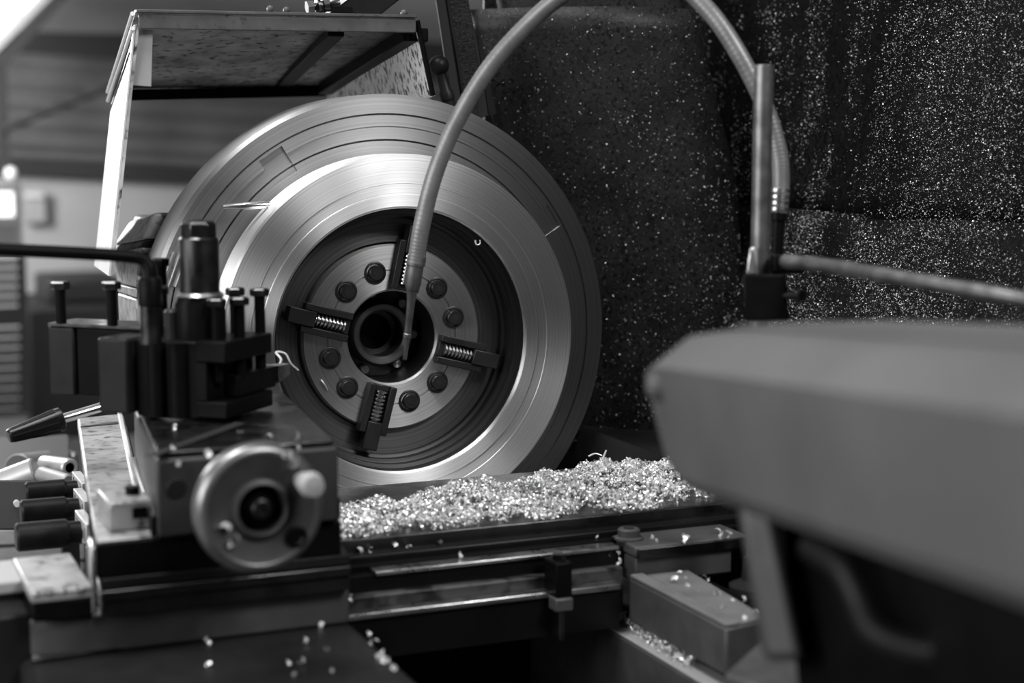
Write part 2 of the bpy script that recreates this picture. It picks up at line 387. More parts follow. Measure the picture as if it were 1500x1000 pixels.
# gearbox on the operator side: light scraped top, three knobs and dial plates on its left side
gb = thing('feed_box', 'low casting with light scraped top beside the compound slide', 'gearbox', (-.47,0,-.9))
top = [at(128,722,Z=-.15), at(208,722,Z=-.15), at(181,605,Z=-.15), at(113,612,Z=-.15)]
NL, NR, FR, FL = top
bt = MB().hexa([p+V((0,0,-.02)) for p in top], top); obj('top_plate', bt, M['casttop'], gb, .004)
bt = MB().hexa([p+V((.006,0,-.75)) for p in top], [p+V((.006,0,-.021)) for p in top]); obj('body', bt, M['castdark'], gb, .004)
i1 = [NL.lerp(NR,.84), NL.lerp(NR,.94), FL.lerp(FR,.96), FL.lerp(FR,.86)]
obj('edge_strip', MB().hexa([p+V((0,0,.0005)) for p in i1], [p+V((0,0,.007)) for p in i1]), M['white'], gb, .002)
i1 = [FL.lerp(NL,.16).lerp(FR.lerp(NR,.16),.04), FL.lerp(NL,.16).lerp(FR.lerp(NR,.16),.84), FL.lerp(NL,.13).lerp(FR.lerp(NR,.13),.84), FL.lerp(NL,.15).lerp(FR.lerp(NR,.15),.04)]
obj('top_groove', MB().hexa([p+V((0,0,-.004)) for p in i1], [p+V((0,0,.0012)) for p in i1]), M['hole'], gb)
i1 = [FL.lerp(NL,.02).lerp(FR.lerp(NR,.02),.02), FL.lerp(NL,.02).lerp(FR.lerp(NR,.02),.84), FL.lerp(FR,.84), FL.lerp(FR,.02)]
for k, (v0, v1) in enumerate(((700,722),(726,752),(757,792))):
    a = at(106,v0+6,X=-.545); b = at(124,v1,X=-.527)
    pl = MB(); yk = (at(118,(v0+v1)/2,X=-.53)).y; zc = at(118,(v0+v1)/2,X=-.53).z
    hh = (v1-v0)/2*2.36/2400*1.0
    yk = .03-.105*k; xk = FL.lerp(NL,(FL.y-yk)/(FL.y-NL.y)).x
    zc = at(118,(v0+v1)/2,Y=yk).z
    hh = .0135+.002*k
    lb = obj('dial_plate', MB().box((xk-.008,yk-.050,zc-hh),(xk+.006,yk+.05,zc+hh)), M['label'], gb, .001)
    for j in range(5): obj('tick_mark', MB().box((xk-.0086,yk-.044+j*.018,zc-hh*.5),(xk-.0075,yk-.038+j*.018,zc+hh*(.2 if j%2 else .6))), M['ink'], lb)
    c = V((xk-.008,yk,zc-.004)); L_ = .078+.006*k; r = .0165+.002*k
    kn = obj('knob', MB().lathe([(r*.8,0),(r*.8,.016),(r,.020),(r,L_-.003),(r-.003,L_),(.0001,L_)], c, (-1,0,0), 28), M['rubber'], gb)
    obj('screw', MB().cyl((xk-.0105,yk-.045,zc-hh*.7),(xk-.008,yk-.045,zc-hh*.7),.003,n=10), M['steeldark'], lb)

# lever with tapered grip
lv = thing('grip_lever', 'tapered black ribbed grip on a bright rod below tool holder', 'lever', at(150,596,d=2.50))
a = at(158,593,d=2.50); b = at(92,613,d=2.46); c = at(12,639,d=2.42)
obj('rod', MB().cyl(a,b,.0072,n=18), M['bright'], lv)
g = obj('grip', MB().lathe([(.014,0),(.018,.002),(.018,.006),(.0105,(c-b).length-.003),(.009,(c-b).length)], b, c-b, 24), M['grip'], lv, ang=20)
for k in range(12):
    q = 2*PI*k/12; t = (c-b).normalized(); e = t.cross(V((0,0,1))).normalized(); e2 = t.cross(e)
    o_ = e*math.cos(q)+e2*math.sin(q)
    obj('grip_rib', MB().cyl(b+t*.01+o_*.0177, c-t*.006+o_*.0104, .0012, n=6), M['grip'], g)

# ------------------------------------------------------------------ chuck guard (open hood above the chuck)
hd = thing('chuck_guard', 'open box-shaped sheet guard swung up above the chuck', 'guard', (-.15,.3,.1))
nTL, nTR = at(198,15,Y=.02), at(608,23,Y=.02)
fTL, fTR = at(163,128,d=3.0), at(486,124,d=3.3)
up = V((0,0,1))
def quadslab(a,b,c,d,off): return MB().hexa([a,b,c,d],[p+off for p in (a,b,c,d)])
dn = V((0,0,-.004))
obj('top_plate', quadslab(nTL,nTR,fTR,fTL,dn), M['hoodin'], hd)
e = V((.004,-.004,-.003))
lipz = V((0,0,-.026))
obj('front_lip', MB().hexa([nTL+V((.004,-.006,-.006)),nTR+V((0,-.006,-.006)),nTR+V((0,0,-.006)),nTL+V((.004,0,-.006))],[nTL+V((.004,-.006,-.028)),nTR+V((0,-.006,-.028)),nTR+V((0,0,-.028)),nTL+V((.004,0,-.028))]), M['hood'], hd, .0015)
obj('top_flange', MB().hexa([nTL+V((0,-.01,-.004)),nTR+V((.0,-.01,-.004)),nTR+V((0,.012,-.004)),nTL+V((0,.012,-.004))],[nTL+V((0,-.01,.001)),nTR+V((0,-.01,.001)),nTR+V((0,.012,.001)),nTL+V((0,.012,.001))]), M['hood'], hd, .001)
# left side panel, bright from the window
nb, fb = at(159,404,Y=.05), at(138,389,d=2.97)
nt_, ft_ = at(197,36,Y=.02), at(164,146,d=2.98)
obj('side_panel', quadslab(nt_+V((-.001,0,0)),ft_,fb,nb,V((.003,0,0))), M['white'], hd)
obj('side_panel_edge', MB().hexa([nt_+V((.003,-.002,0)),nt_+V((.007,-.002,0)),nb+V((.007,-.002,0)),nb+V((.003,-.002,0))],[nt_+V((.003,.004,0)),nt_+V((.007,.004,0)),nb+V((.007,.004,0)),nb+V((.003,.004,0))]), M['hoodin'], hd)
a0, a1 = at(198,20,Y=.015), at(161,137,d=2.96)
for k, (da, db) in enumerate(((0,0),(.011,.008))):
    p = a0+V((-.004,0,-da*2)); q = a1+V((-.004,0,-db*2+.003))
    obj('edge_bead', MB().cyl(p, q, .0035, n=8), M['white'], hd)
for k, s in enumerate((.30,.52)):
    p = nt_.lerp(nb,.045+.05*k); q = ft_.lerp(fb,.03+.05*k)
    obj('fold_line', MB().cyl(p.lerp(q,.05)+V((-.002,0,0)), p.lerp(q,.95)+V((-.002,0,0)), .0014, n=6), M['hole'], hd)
# inner bracket facing the camera
p = [at(197,42,Y=.03), at(224,44,Y=.03), at(222,127,Y=.03), at(194,125,Y=.03)]
obj('bracket', MB().prism(p, (0,.006,0)), M['frame'], hd, .001)
# right side panel, light with oil spatter, seen from inside
rq = [at(612,46,Y=.03), at(634,140,Y=.03), at(600,165,d=3.1), at(478,150,d=3.28), at(483,128,d=3.28)]
obj('spatter_panel', MB().prism(rq, (.004,0,0)), M['hoodside'], hd)
p0, p1 = at(611,30,Y=.02), at(634,140,Y=.026)
obj('panel_flange', MB().tube([p0,p1], .0045, 8), M['black'], hd)
# ribs under the top
def underrib(u0,v0,u1,v1,w_,name,mt,h=.02):
    a = at(u0,v0,Y=.04); t = (v1-46)/(124-46); d_ = 2.7+.55*t
    b = at(u1,v1,d=d_); s = V((w_,0,0)); z = V((0,0,-h))
    return obj(name, MB().hexa([a,a+s,b+s,b],[a+z,a+s+z,b+s+z,b+z]), mt, hd, .002)
underrib(590,40,466,122,.045,'stiffener',M['black'],.022)
underrib(480,40,400,122,.028,'stiffener',M['black'],.014)
rb = MB(); a = fTL+V((.02,-.02,-.004)); b = fTR+V((-.02,-.02,-.004))
rb.hexa([a,b,b+V((0,.02,0)),a+V((0,.02,0))],[p+V((0,0,-.020)) for p in (a,b,b+V((0,.02,0)),a+V((0,.02,0)))]); obj('rear_stiffener', rb, M['black'], hd)
for u,v in ((396,13),(420,15),(592,19)):
    p = at(u,v,Y=.03); obj('rivet', MB().ball(p, .006, 10), M['hood'], hd)
# strut and hinge bits above the guard
st = thing('guard_strut', 'dark flat strut with bright edge rising from the guard top', 'strut', at(530,20,Y=.10))
a, b = at(474,23,Y=.05), at(556,23,Y=.05); c_, d_ = at(760,-140,Y=.14), at(695,-140,Y=.14)
obj('flat_bar', MB().prism([a,b,c_,d_], (0,.02,0)), M['black'], st, .002)
obj('bright_edge', MB().hexa([a+V((-.004,-.003,0)),a+V((.003,-.003,0)),a+V((.003,.02,0)),a+V((-.004,.02,0))],[d_+V((-.004,-.003,0)),d_+V((.003,-.003,0)),d_+V((.003,.02,0)),d_+V((-.004,.02,0))]), M['white'], st)
a, b = at(545,20,Y=.12), at(590,-10,Y=.12); obj('side_rod', MB().cyl(a,b+(b-a)*.4,.006,n=12), M['hood'], st)
hg = thing('hinge_pin', 'short ribbed hinge pin with nut on the guard top', 'hinge', at(470,18,Y=.05))
a, b = at(458,10,Y=.06), at(500,5,Y=.06)
obj('pin', MB().lathe([(.006,0),(.006,.006),(.013,.007),(.013,.012),(.008,.013),(.008,.016),(.012,.017),(.013,.026),(.009,.028),(.011,.032),(.011,.044),(.006,.045)], a, b-a, 18), M['steeldark'], hg)
obj('nut', MB().cyl(a-(b-a).normalized()*.010, a+(b-a).normalized()*.001, .011, n=6), M['hood'], hg)
obj('base', MB().box((-.02,-.01,-.012),(.04,.012,-.002),(V((1,0,0)),V((0,1,0)),up),(a+b)/2), M['black'], hg)

# ------------------------------------------------------------------ guard post and ball lever right of the hood
po = thing('guard_post', 'dark leaning steel angle post between hood and splash guard', 'post', at(690,165,Y=.16))
def strip(pix, Y, dep, mt, name, bev=.001): return obj(name, MB().prism([at(u,v,Y=Y) for u,v in pix], (0,dep,0)), mt, po, bev)
strip([(621,-120),(640,-120),(686,175),(664,160)], .14, .008, M['hole'], 'angle_leg')
strip([(639,-120),(668,-120),(702,100),(700,175),(684,175)], .155, .006, M['guard'], 'angle_face')
strip([(662,-120),(688,12),(724,166),(700,175)], .17, .03, M['hole'], 'backing_strip')
strip([(636,-120),(640,-120),(686,172),(682,172)], .135, .006, M['castdark'], 'edge_bead')
strip([(700,60),(706,60),(728,168),(716,170)], .168, .004, M['castdark'], 'hook_strip')
bl = thing('ball_lever', 'small black ball knob on a short stem beside the post', 'lever', at(660,150,Y=.13))
c = at(643,96,Y=.11); obj('ball', MB().ball(c,.0175,24), M['rubber'], bl)
a = at(646,108,Y=.11); b = at(660,160,Y=.11)
obj('stem', MB().lathe([(.009,0),(.010,.028),(.0125,.032),(.0125,.045),(.011,.047),(.012,.07)], a, b-a, 18), M['castdark'], bl)

# ------------------------------------------------------------------ splash guard behind the lathe, caked with chips
sg = thing('splash_guard', 'black oily splash guard sheets covered with glittering metal chips', 'guard', (.6,-.2,-.9))
def gridpanel(fn, nu, nv, thick, mt, name):
    mb = MB(); P = []; F = []
    for j in range(nv+1):
        for i in range(nu+1): P.append(fn(i/nu, j/nv))
    for j in range(nv):
        for i in range(nu): k = j*(nu+1)+i; F.append((k,k+nu+1,k+nu+2,k+1))
    mb.add(P, F)
    o = obj(name, mb, mt, sg, ang=60)
    so = o.modifiers.new('thick','SOLIDIFY'); so.thickness = .002; so.offset = 0
    return o
def panA(s, t):                         # curved chuck-side sheet, bulging towards the camera
    v = 14+t*760
    uL = 684+(v-14)*.235; uR = 1026+(v-50)*.25-((max(0,v-250))*.17)
    pL = at(uL,v,Y=.30); pR = at(uR,v,Y=.13)
    p = pL.lerp(pR,s); return p+V((0,-.075*4*s*(1-s),0))
def panA2(s, t):                        # sheet above and behind it, leaving the frame at the top
    v = -380+t*500
    uL = 730+(v-14)*.2; uR = 1012+(v-50)*.25
    pL = at(uL,v,Y=.315); pR = at(uR,v,Y=.15)
    p = pL.lerp(pR,s); return p+V((0,-.070*4*s*(1-s),0))
def seam(y): return at(1370,320,X=.80).z
zs = at(1370,320,X=.80).z
def panB(s, t):                         # rear sheet along the bed with soft vertical folds
    y = .42-s*1.5; z = zs+(1-t)*.75
    return V((.80+.018*math.sin(y*9+z*3)+.05*(1-t), y, z))
def panC(s, t):                         # lower tray sheet leaning in
    y = .42-s*1.5
    return V((.80-.20*t+.010*math.sin(y*7), y, zs-.42*t))
A_ = gridpanel(panA, 24, 24, .004, M['guard'], 'curved_sheet')
gridpanel(panA2, 16, 8, .004, M['guard'], 'upper_sheet')
gridpanel(panB, 60, 20, .004, M['guard2'], 'rear_sheet')
gridpanel(panC, 60, 12, .004, M['guard2'], 'tray_sheet')
obj('lower_sheet', MB().box((.48,-1.6,-1.15),(.60,.42,zs-.42)), M['castdark'], sg)
obj('light_block_sheet', MB().box((.36,.46,-1.1),(.90,.465,1.25)), M['guard'], sg)  # unseen sheet added to block the hall light from the rear sheet
def nz(a, b): return math.sin(a*3.1+1.3*math.sin(b*2.3))+math.sin(a*7.7-b*4.1+2)*.6+math.sin(b*11.3+a*2.7)*.4
def fleck(mb, p, sz, nrm):
    e = V((random.gauss(0,1),random.gauss(0,1),random.gauss(0,1))).normalized()
    f = e.cross(V((random.gauss(0,1),random.gauss(0,1),random.gauss(0,1)))).normalized()
    n = len(mb.v); c = p+nrm*(.0014+sz*.3)
    mb.v += [c-e*sz*.5, c+e*sz*.5, c+f*sz*.55]; mb.f.append((n,n+1,n+2))
def scatter(fn, count, dens, nrm, smin, smax, name):
    mb = MB(); k = 0
    while k < count:
        s, t = random.random(), random.random()
        if random.random() > dens(s,t): continue
        k += 1; sz = smin+(smax-smin)*random.random()**3
        fleck(mb, fn(s,t), sz, nrm)
    me = bpy.data.meshes.new(name); o0 = WLOC[sg.name]
    me.from_pydata([p-o0 for p in mb.v], [], mb.f); me.materials.append(M['chipdull'])
    o = bpy.data.objects.new(name, me); COL.objects.link(o); o.parent = sg; o['kind'] = 'stuff'; o['label'] = 'tiny glittering metal flecks stuck on the oily sheet'
    return o
scatter(panA, 6500, lambda s,t: .25+.75*t*(.4+.6*s), V((0,-1,0)), .0012, .0042, 'stuck_flecks')
def dB(s,t):                             # chips lie dense towards the tailstock; two oil runs stay bare
    p = panB(s,t); y, z = p.y, p.z
    b1 = (y-(.05+.24*(z-.17)/.36))/.05; b2 = (y-(-.15+.11*(z-.19)/.34))/.035
    bare = max(math.exp(-b1*b1), math.exp(-b2*b2))
    d = (.20 if y > -.2 else .20+min(.62,(-.2-y)*3.2))+.16*nz(y*14+z*5, z*9-y*3)
    return max(.02, min(1, d*(1-.93*bare)))
scatter(panB, 85000, dB, V((-1,0,0)), .0012, .0040, 'stuck_flecks')
scatter(panC, 60000, lambda s,t: max(.08,min(1,.55+.4*nz(s*8,t*4)+(.3 if s>.4 else -.1))), V((-.9,0,.4)), .0013, .0040, 'stuck_flecks')

# ------------------------------------------------------------------ saddle and cross slide
sa = thing('saddle', 'dark cast lathe saddle with machined rails and stepped ledges', 'carriage', (0,-.4,-.5))
XL, XR = -.42, .47
obj('bridge_top', MB().box((-.30,-.455,-.245),(XR,-.125,-.220)), M['steeldark'], sa, .002)
obj('ledge', MB().box((-.30,-.478,-.262),(.395,-.44,-.238)), M['blackoil'], sa, .002)
obj('ledge_strip', MB().box((-.30,-.492,-.270),(.375,-.470,-.2475)), M['black'], sa, .0015)
obj('gib_bar', MB().box((at(548,829,Y=-.512).x,-.520,-.2560),(at(904,786,Y=-.512).x,-.493,-.2505)), M['steel'], sa, .0012)
obj('gib_seat', MB().box((-.28,-.514,-.278),(.19,-.480,-.2565)), M['blackoil'], sa)
obj('bridge_face', MB().box((-.30,-.530,-.345),(.165,-.48,-.2785)), M['oiled'], sa, .003)
obj('front_lip', MB().box((-.256,-.552,-.3045),(.150,-.531,-.2955)), M['steel'], sa, .002)
obj('lip_web', MB().box((-.256,-.546,-.36),(.150,-.536,-.3065)), M['blackoil'], sa)
# bracket clamping the lip
bx = at(815,850,Y=-.55)
bk = obj('clamp_bracket', MB().box((bx.x-.010,-.572,-.30),(bx.x+.014,-.53,-.252)), M['black'], sa, .002)
obj('clamp_foot', MB().box((bx.x-.013,-.578,-.318),(bx.x+.013,-.552,-.300)), M['castmid'], bk, .002)
obj('clamp_screw', MB().cyl((bx.x,-.566,-.36),(bx.x,-.566,-.318),.005,n=12), M['steeldark'], bk)
obj('screw_head', MB().cyl((bx.x+.004,-.55,-.252),(bx.x+.004,-.55,-.244),.009,n=6), M['steeldark'], bk)
# right end: plate, bolt, wing running towards the camera
obj('end_plate', MB().box((.172,-.552,-.262),(.355,-.458,-.246)), M['castmid'], sa, .003)
obj('end_plate_edge', MB().box((.174,-.557,-.263),(.353,-.5525,-.248)), M['steeldark'], sa, .0015)
bp_ = at(921,789,Z=-.246); bo = obj('bolt', MB().lathe([(.021,0),(.021,.003),(.018,.004),(.016,.0045),(.016,.014),(.013,.016),(.0001,.016)], bp_, up, 24), M['castmid'], sa)
obj('bolt_recess', MB().lathe([(.008,.0162),(.008,.0172),(.0001,.0172)], bp_, up, 6), M['hole'], bo)
obj('end_web', MB().box((.174,-.549,-.300),(.330,-.48,-.2625)), M['castmid'], sa, .003)
obj('rear_wing', MB().hexa([(.163,-.815,-.352),(.236,-.80,-.352),(.262,-.549,-.352),(.163,-.549,-.352)],[(.163,-.815,-.289),(.236,-.80,-.289),(.262,-.549,-.289),(.163,-.549,-.289)]), M['castmid'], sa, .004)
obj('wing_top', MB().hexa([(.190,-.808,-.2889),(.232,-.797,-.2889),(.256,-.551,-.2889),(.190,-.551,-.2889)],[(.190,-.808,-.2870),(.232,-.797,-.2870),(.256,-.551,-.2870),(.190,-.551,-.2870)]), M['wingcast'], sa, .001)
obj('wing_rail', MB().box((.1635,-.812,-.2889),(.184,-.552,-.2835)), M['wingcast'], sa, .002)
# front wing at the lower left, reaching towards the camera
obj('front_wing', MB().box((-.665,-1.25,-.40),(-.254,-.57,-.295)), M['castdark'], sa, .012, seg=4)
arc = [(-.665+.085*(1-math.cos(q*PI/2/8)), -.545-.043*math.sin(q*PI/2/8), -.2945) for q in range(9)]
obj('wing_fillet', MB().prism(arc+[(-.258,-.588,-.2945),(-.258,-.545,-.2945)], (0,0,.0455)), M['castmid2'], sa, .003, ang=40)
a = at(46,970,Z=-.293); b = at(504,902,Z=-.293)
obj('wing_highlight', MB().hexa([a,b,b+V((0,.012,0)),a+V((0,.012,0))],[p+V((0,0,.003)) for p in (a,b,b+V((0,.012,0)),a+V((0,.012,0)))]), M['steeldark'], sa, .001)  # edge highlight of the wing put in as a thin steel strip
# cross slide with rails, on the front wing
cs = thing('cross_slide', 'black cross slide block with ribbed rails under the handwheel', 'slide', (-.4,-.45,-.25))
def trap(x0, x1, y0, y1, z0, z1, sh=.12):   # plan tapers: the far end is set over to the right
    dx = (y1-y0)*sh
    return MB().hexa([(x0,y0,z0),(x1,y0,z0),(x1+dx,y1,z0),(x0+dx,y1,z0)],[(x0,y0,z1),(x1,y0,z1),(x1+dx,y1,z1),(x0+dx,y1,z1)])
for k, (z0, z1, y) in enumerate(((-.2135,-.2005,-.604),(-.2275,-.2145,-.608),(-.2475,-.2285,-.603))):
    obj('rail', trap(-.572,-.262,y,-.34,z0,z1), M['steeldark' if k!=0 else 'castdark'], cs, .0015)
obj('base_plate', trap(-.575,-.272,-.600,-.33,-.200,-.158), M['black'], cs, .002)
obj('lit_left_face', trap(-.583,-.5755,-.603,-.55,-.243,-.160), M['steel'], cs, .003)  # light on the block's left face put in as a steel plate
obj('lit_top_facing', trap(-.573,-.460,-.598,-.335,-.1578,-.1550), M['casttop'], cs, .001)  # lit top of the black block put into a lighter facing
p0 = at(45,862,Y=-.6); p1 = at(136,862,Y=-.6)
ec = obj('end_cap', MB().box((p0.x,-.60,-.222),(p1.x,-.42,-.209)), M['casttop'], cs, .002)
obj('end_cap_body', MB().box((p0.x+.002,-.598,-.246),(p1.x,-.425,-.2225)), M['black'], cs, .002)
for k in range(5):
    x = p0.x+.008+k*.0155; obj('notch_highlight', MB().cyl((x,-.603,-.2115),(x,-.594,-.2085),.0022,n=8), M['bright'], ec)  # serration highlights put in as small polished pins
p0 = at(-30,850,Y=-.50); p1 = at(48,850,Y=-.50)
br_ = MB().box((p0.x,-.51,-.232),(p1.x+.02,-.40,-.2155)); obj('feed_bar', br_, M['frame'], cs, .003)
p0 = at(30,900,Y=-.56); obj('side_casting', MB().box((p0.x-.12,-.57,-.42),(p0.x+.012,-.45,-.24)), M['castdark'], cs, .006)
# compound slide with handwheel
cp = thing('compound_slide', 'grey compound slide with large round handwheel at its end', 'slide', (-.39,-.4,-.155))
obj('slide_body', trap(-.504,-.278,-.612,-.20,-.1545,-.060), M['slidecast'], cp, .004)
obj('slide_top', trap(-.500,-.282,-.605,-.20,-.0598,-.052), M['steeldark'], cp, .002)
obj('slide_foot', trap(-.510,-.272,-.60,-.22,-.1547,-.128), M['blackoil'], cp, .002)
a = at(212,668,Z=-.0515); b = at(345,619,Z=-.0515)
obj('groove_shadow', MB().hexa([a,a+V((.008,-.010,0)),b+V((.010,-.014,0)),b],[p+V((0,0,.0012)) for p in (a,a+V((.008,-.010,0)),b+V((.010,-.014,0)),b)]), M['hole'], cp)  # shadow line of a groove put in as a thin dark strip
hp = at(258,715,Y=-.612); obj('oil_plug', MB().cyl(hp+V((0,-.003,0)),hp+V((0,.002,0)),.012,n=18,ch=.001), M['castdark'], cp)
obj('clamp_block', MB().box((at(158,760,Y=-.55).x,-.56,-.1545),(at(221,760,Y=-.55).x,-.47,-.118)), M['casttop'], cp, .003)
ccx = at(196,712,Y=-.53); obj('clamp_screw', MB().cyl((ccx.x,-.52,-.118),(ccx.x,-.52,-.108),.009,n=16), M['black'], cp)
obj('clamp_lug', MB().box((ccx.x-.008,-.562,-.14),(ccx.x+.010,-.555,-.126)), M['black'], cp, .001)
H = V((-.412,-.735,-.1)); hx = V((.05,-1,.03)).normalized()
R_ = .0735
hw = obj('handwheel', MB().lathe([(.030,-.018),(.030,-.004),(.052,.002),(.060,-.006),(R_-.006,-.014),(R_,-.010),(R_+.001,.002),(R_-.002,.010),(R_-.010,.014),(R_-.014,.0125),(.036,.0085),(.034,.014),(.0295,.016),(.0275,.013),(.0275,-.018)], H, hx, 72, closed=True), M['wheel'], cp, ang=40)
obj('rim', MB().lathe([(R_-.012,-.0135),(R_,-.0135),(R_+.0025,-.008),(R_+.0025,.004),(R_,.011),(R_-.006,.0145),(R_-.0095,.0145),(R_-.012,.012)], H, hx, 72, closed=True), M['steeldark2'], hw, ang=60)  # separate brighter metal rim added for the highlight on the wheel
obj('hub', MB().lathe([(.0273,-.018),(.0273,-.004),(.017,-.003),(.017,.004),(.0155,.006),(.0001,.006)], H, hx, 40), M['black'], hw)
obj('hub_nut', MB().lathe([(.0115,.006),(.0115,.012),(.0095,.0135),(.0055,.0135),(.005,.010),(.0001,.010)], H, hx, 24), M['steeldark'], hw)
hz = V((0,0,1)); hxr = V((1,0,0))
hk = H+hxr*.047+hz*.030+hx*.012
obj('crank_handle', MB().lathe([(.009,0),(.010,.004),(.008,.012),(.013,.022),(.015,.034),(.012,.046),(.0001,.048)], hk, hx, 24), M['frame'], hw)
hk = H+hxr*.040-hz*.036+hx*.011
obj('balance_plug', MB().lathe([(.013,0),(.013,.003),(.010,.004),(.009,.001),(.0001,.001)], hk, hx, 24), M['black'], hw)
sp_ = MB().cyl(H-hx*.018, V((H.x,-.60,H.z))+V((.0,.0,0)), .018, n=24); obj('spindle_sleeve', sp_, M['steeldark'], cp)
obj('dial_ring', MB().cyl(H-hx*.055, H-hx*.03, .034, n=40, ch=.001), M['steeldark'], cp)
# ------------------------------------------------------------------ tool post, holders, lever
e1 = V((.691,.723,0)); e2 = V((.723,-.691,0))
K = at(331,550,d=2.15); K.z = 0
tp = thing('tool_post', 'black steel tool post with tall hex-topped clamping stud', 'tool post', K-e2*.08+e1*.06+V((0,0,-.051)))
def tb_(s0,s1,a0,a1,z0,z1): return MB().box((-s1,a0,z0),(-s0,a1,z1),(e2,e1,up),K)
obj('body', tb_(.045,.142,.006,.120,-.050,.054), M['black'], tp, .003)
for s in (.074,.108):
    p = K-e2*s+e1*.004
    obj('dovetail_rib', MB().cyl(p+up*-.048, p+up*.052, .0125, n=24), M['black'], tp)
obj('left_block', tb_(.143,.190,-.012,.06,-.046,.056), M['castdark'], tp, .004)
obj('base_washer', MB().cyl(K-e2*.085+e1*.06+up*-.0515, K-e2*.085+e1*.06+up*-.0495, .06, n=40), M['steeldark'], tp)
bc = at(294,470,d=2.21); bc.z = .054
obj('stud_skirt', MB().lathe([(.034,0),(.034,.046),(.029,.056),(.029,.058)], bc, up, 40), M['black'], tp)
zb = .112
ss = obj('stud_sleeve', MB().lathe([(.0265,.058),(.0265,.134),(.0245,.1365),(.0215,.137)], bc, up, 40), M['steeldark'], tp)
obj('stud_collar', MB().lathe([(.030,.055),(.033,.058),(.030,.062),(.0266,.063),(.0266,.055)], bc, up, 40), M['steel'], tp)
obj('hex_nut', MB().lathe([(.0235,.137),(.0235,.154),(.019,.158),(.0001,.160)], bc, up, 6, ph=.35), M['steeldark'], tp, .001)
# holders
def bolt(parent, top, zb, hr, sr, hh=.011):
    top = V(top); b = obj('clamp_screw', MB().cyl((top.x,top.y,zb), (top.x,top.y,top.z-hh), sr, n=16), M['black'], parent)
    obj('screw_head', MB().lathe([(hr*.9,0),(hr,.0015),(hr,hh-.002),(hr*.85,hh)], (top.x,top.y,top.z-hh), up, 6, ph=.2), M['steeldark'], b)
    return b
def hbody(o0, prof):  # extruded C section: prof in (s, z), along e1
    pass
th = thing('tool_holder', 'black slotted tool holder with four clamp screws facing the workpiece', 'tool holder', K+e1*.06+up*-.05)
obj('top_jaw', tb_(-.0,.046,.0,.126,.028,.056), M['black'], th, .002)
obj('bottom_jaw', tb_(-.0,.046,.0,.126,-.046,-.024), M['black'], th, .002)
obj('web', tb_(.030,.046,.001,.125,-.0235,.0275), M['black'], th, .001)
obj('tool_shank', tb_(.008,.029,.045,.15,-.023,.006), M['black'], th, .0015)
obj('tool_tip', MB().hexa([K+e2*(-.004)+e1*.150+up*-.018,K+e2*(-.029)+e1*.150+up*-.018,K+e2*(-.029)+e1*.150+up*.006,K+e2*(-.004)+e1*.150+up*.006],[K+e2*(.002)+e1*.172+up*-.008,K+e2*(-.012)+e1*.172+up*-.008,K+e2*(-.012)+e1*.172+up*.007,K+e2*(.002)+e1*.172+up*.007]), M['steel'], th)
for u,v,d_ in ((317,437,2.17),(350,435,2.20),(380,422,2.26),(344,421,2.27)): bolt(th, at(u,v,d=d_), .0, .0135, .0075)
tl = thing('tool_holder', 'black square tool holder with two tall clamp screws on its left end', 'tool holder', K-e2*.2+e1*.08+up*-.05)
def tl_(s0,s1,a0,a1,z0,z1): return MB().box((-s1,a0,z0),(-s0,a1,z1),(e2,e1,up),K)
obj('body', tl_(.165,.274,.060,.120,-.037,.059), M['black'], tl, .003)
obj('outer_jaw', tl_(.276,.318,.056,.120,-.038,.059), M['castdark'], tl, .003)
obj('top_rail', tl_(.150,.318,.056,.122,.0595,.0645), M['steeldark'], tl, .001)
obj('height_stud', tl_(.208,.224,.07,.085,-.0545,-.0375), M['black'], tl)
obj('height_screw', MB().cyl(K-e2*.245+e1*.08+up*-.052, K-e2*.245+e1*.08+up*-.0375, .006, n=12), M['black'], tl)
for u,v in ((88,412),(163,412)): bolt(tl, at(u,v,d=2.295 if u<100 else 2.265), .0645, .0135, .0075)
# clamping lever of the tool post
ll = thing('clamp_lever', 'long dark bent lever rod pointing left from the tool post', 'lever', at(220,490,d=2.13))
lc = at(220,448,d=2.13); lb_ = at(220,492,d=2.13)
ltop = at(220,405,d=2.13)
obj('collar', MB().lathe([(.014,0),(.0155,.002),(.0155,(ltop.z-lc.z)-.004),(.013,(ltop.z-lc.z))], lc, up, 28), M['black'], ll)
obj('stud', MB().cyl((lc.x,lc.y,.056), lc, .0135, n=24), M['steeldark'], ll)
path = spline([at(220,410,d=2.13),at(219,392,d=2.13),at(211,381,d=2.13),at(192,376,d=2.125),at(140,372,d=2.10),at(60,368,d=2.06),at(-80,362,d=2.0)], 60)
obj('rod', MB().tube(path, .0085, 14), M['black'], ll)
obj('side_screw', MB().cyl(at(236,425,d=2.15), at(246,424,d=2.15), .006, n=12), M['black'], ll)
sc = thing('stop_screw', 'dark square-headed screw standing behind the clamp lever collar', 'screw', at(240,490,d=2.2))
b0 = at(234,378,d=2.24); obj('shank', MB().cyl((b0.x,b0.y,.054),(b0.x,b0.y,b0.z-.01),.009,n=16), M['black'], sc)
obj('head', MB().lathe([(.0125,0),(.0135,.002),(.0135,.009),(.011,.011)], (b0.x,b0.y,b0.z-.011), up, 6), M['black'], sc)
sc2 = thing('stop_block', 'short dark round block between lever and clamping stud', 'block', at(252,490,d=2.2))
b0 = at(252,455,d=2.2); obj('post', MB().lathe([(.011,0),(.011,b0.z-.055),(.008,b0.z-.052)], (b0.x,b0.y,.054), up, 24), M['castdark'], sc2)

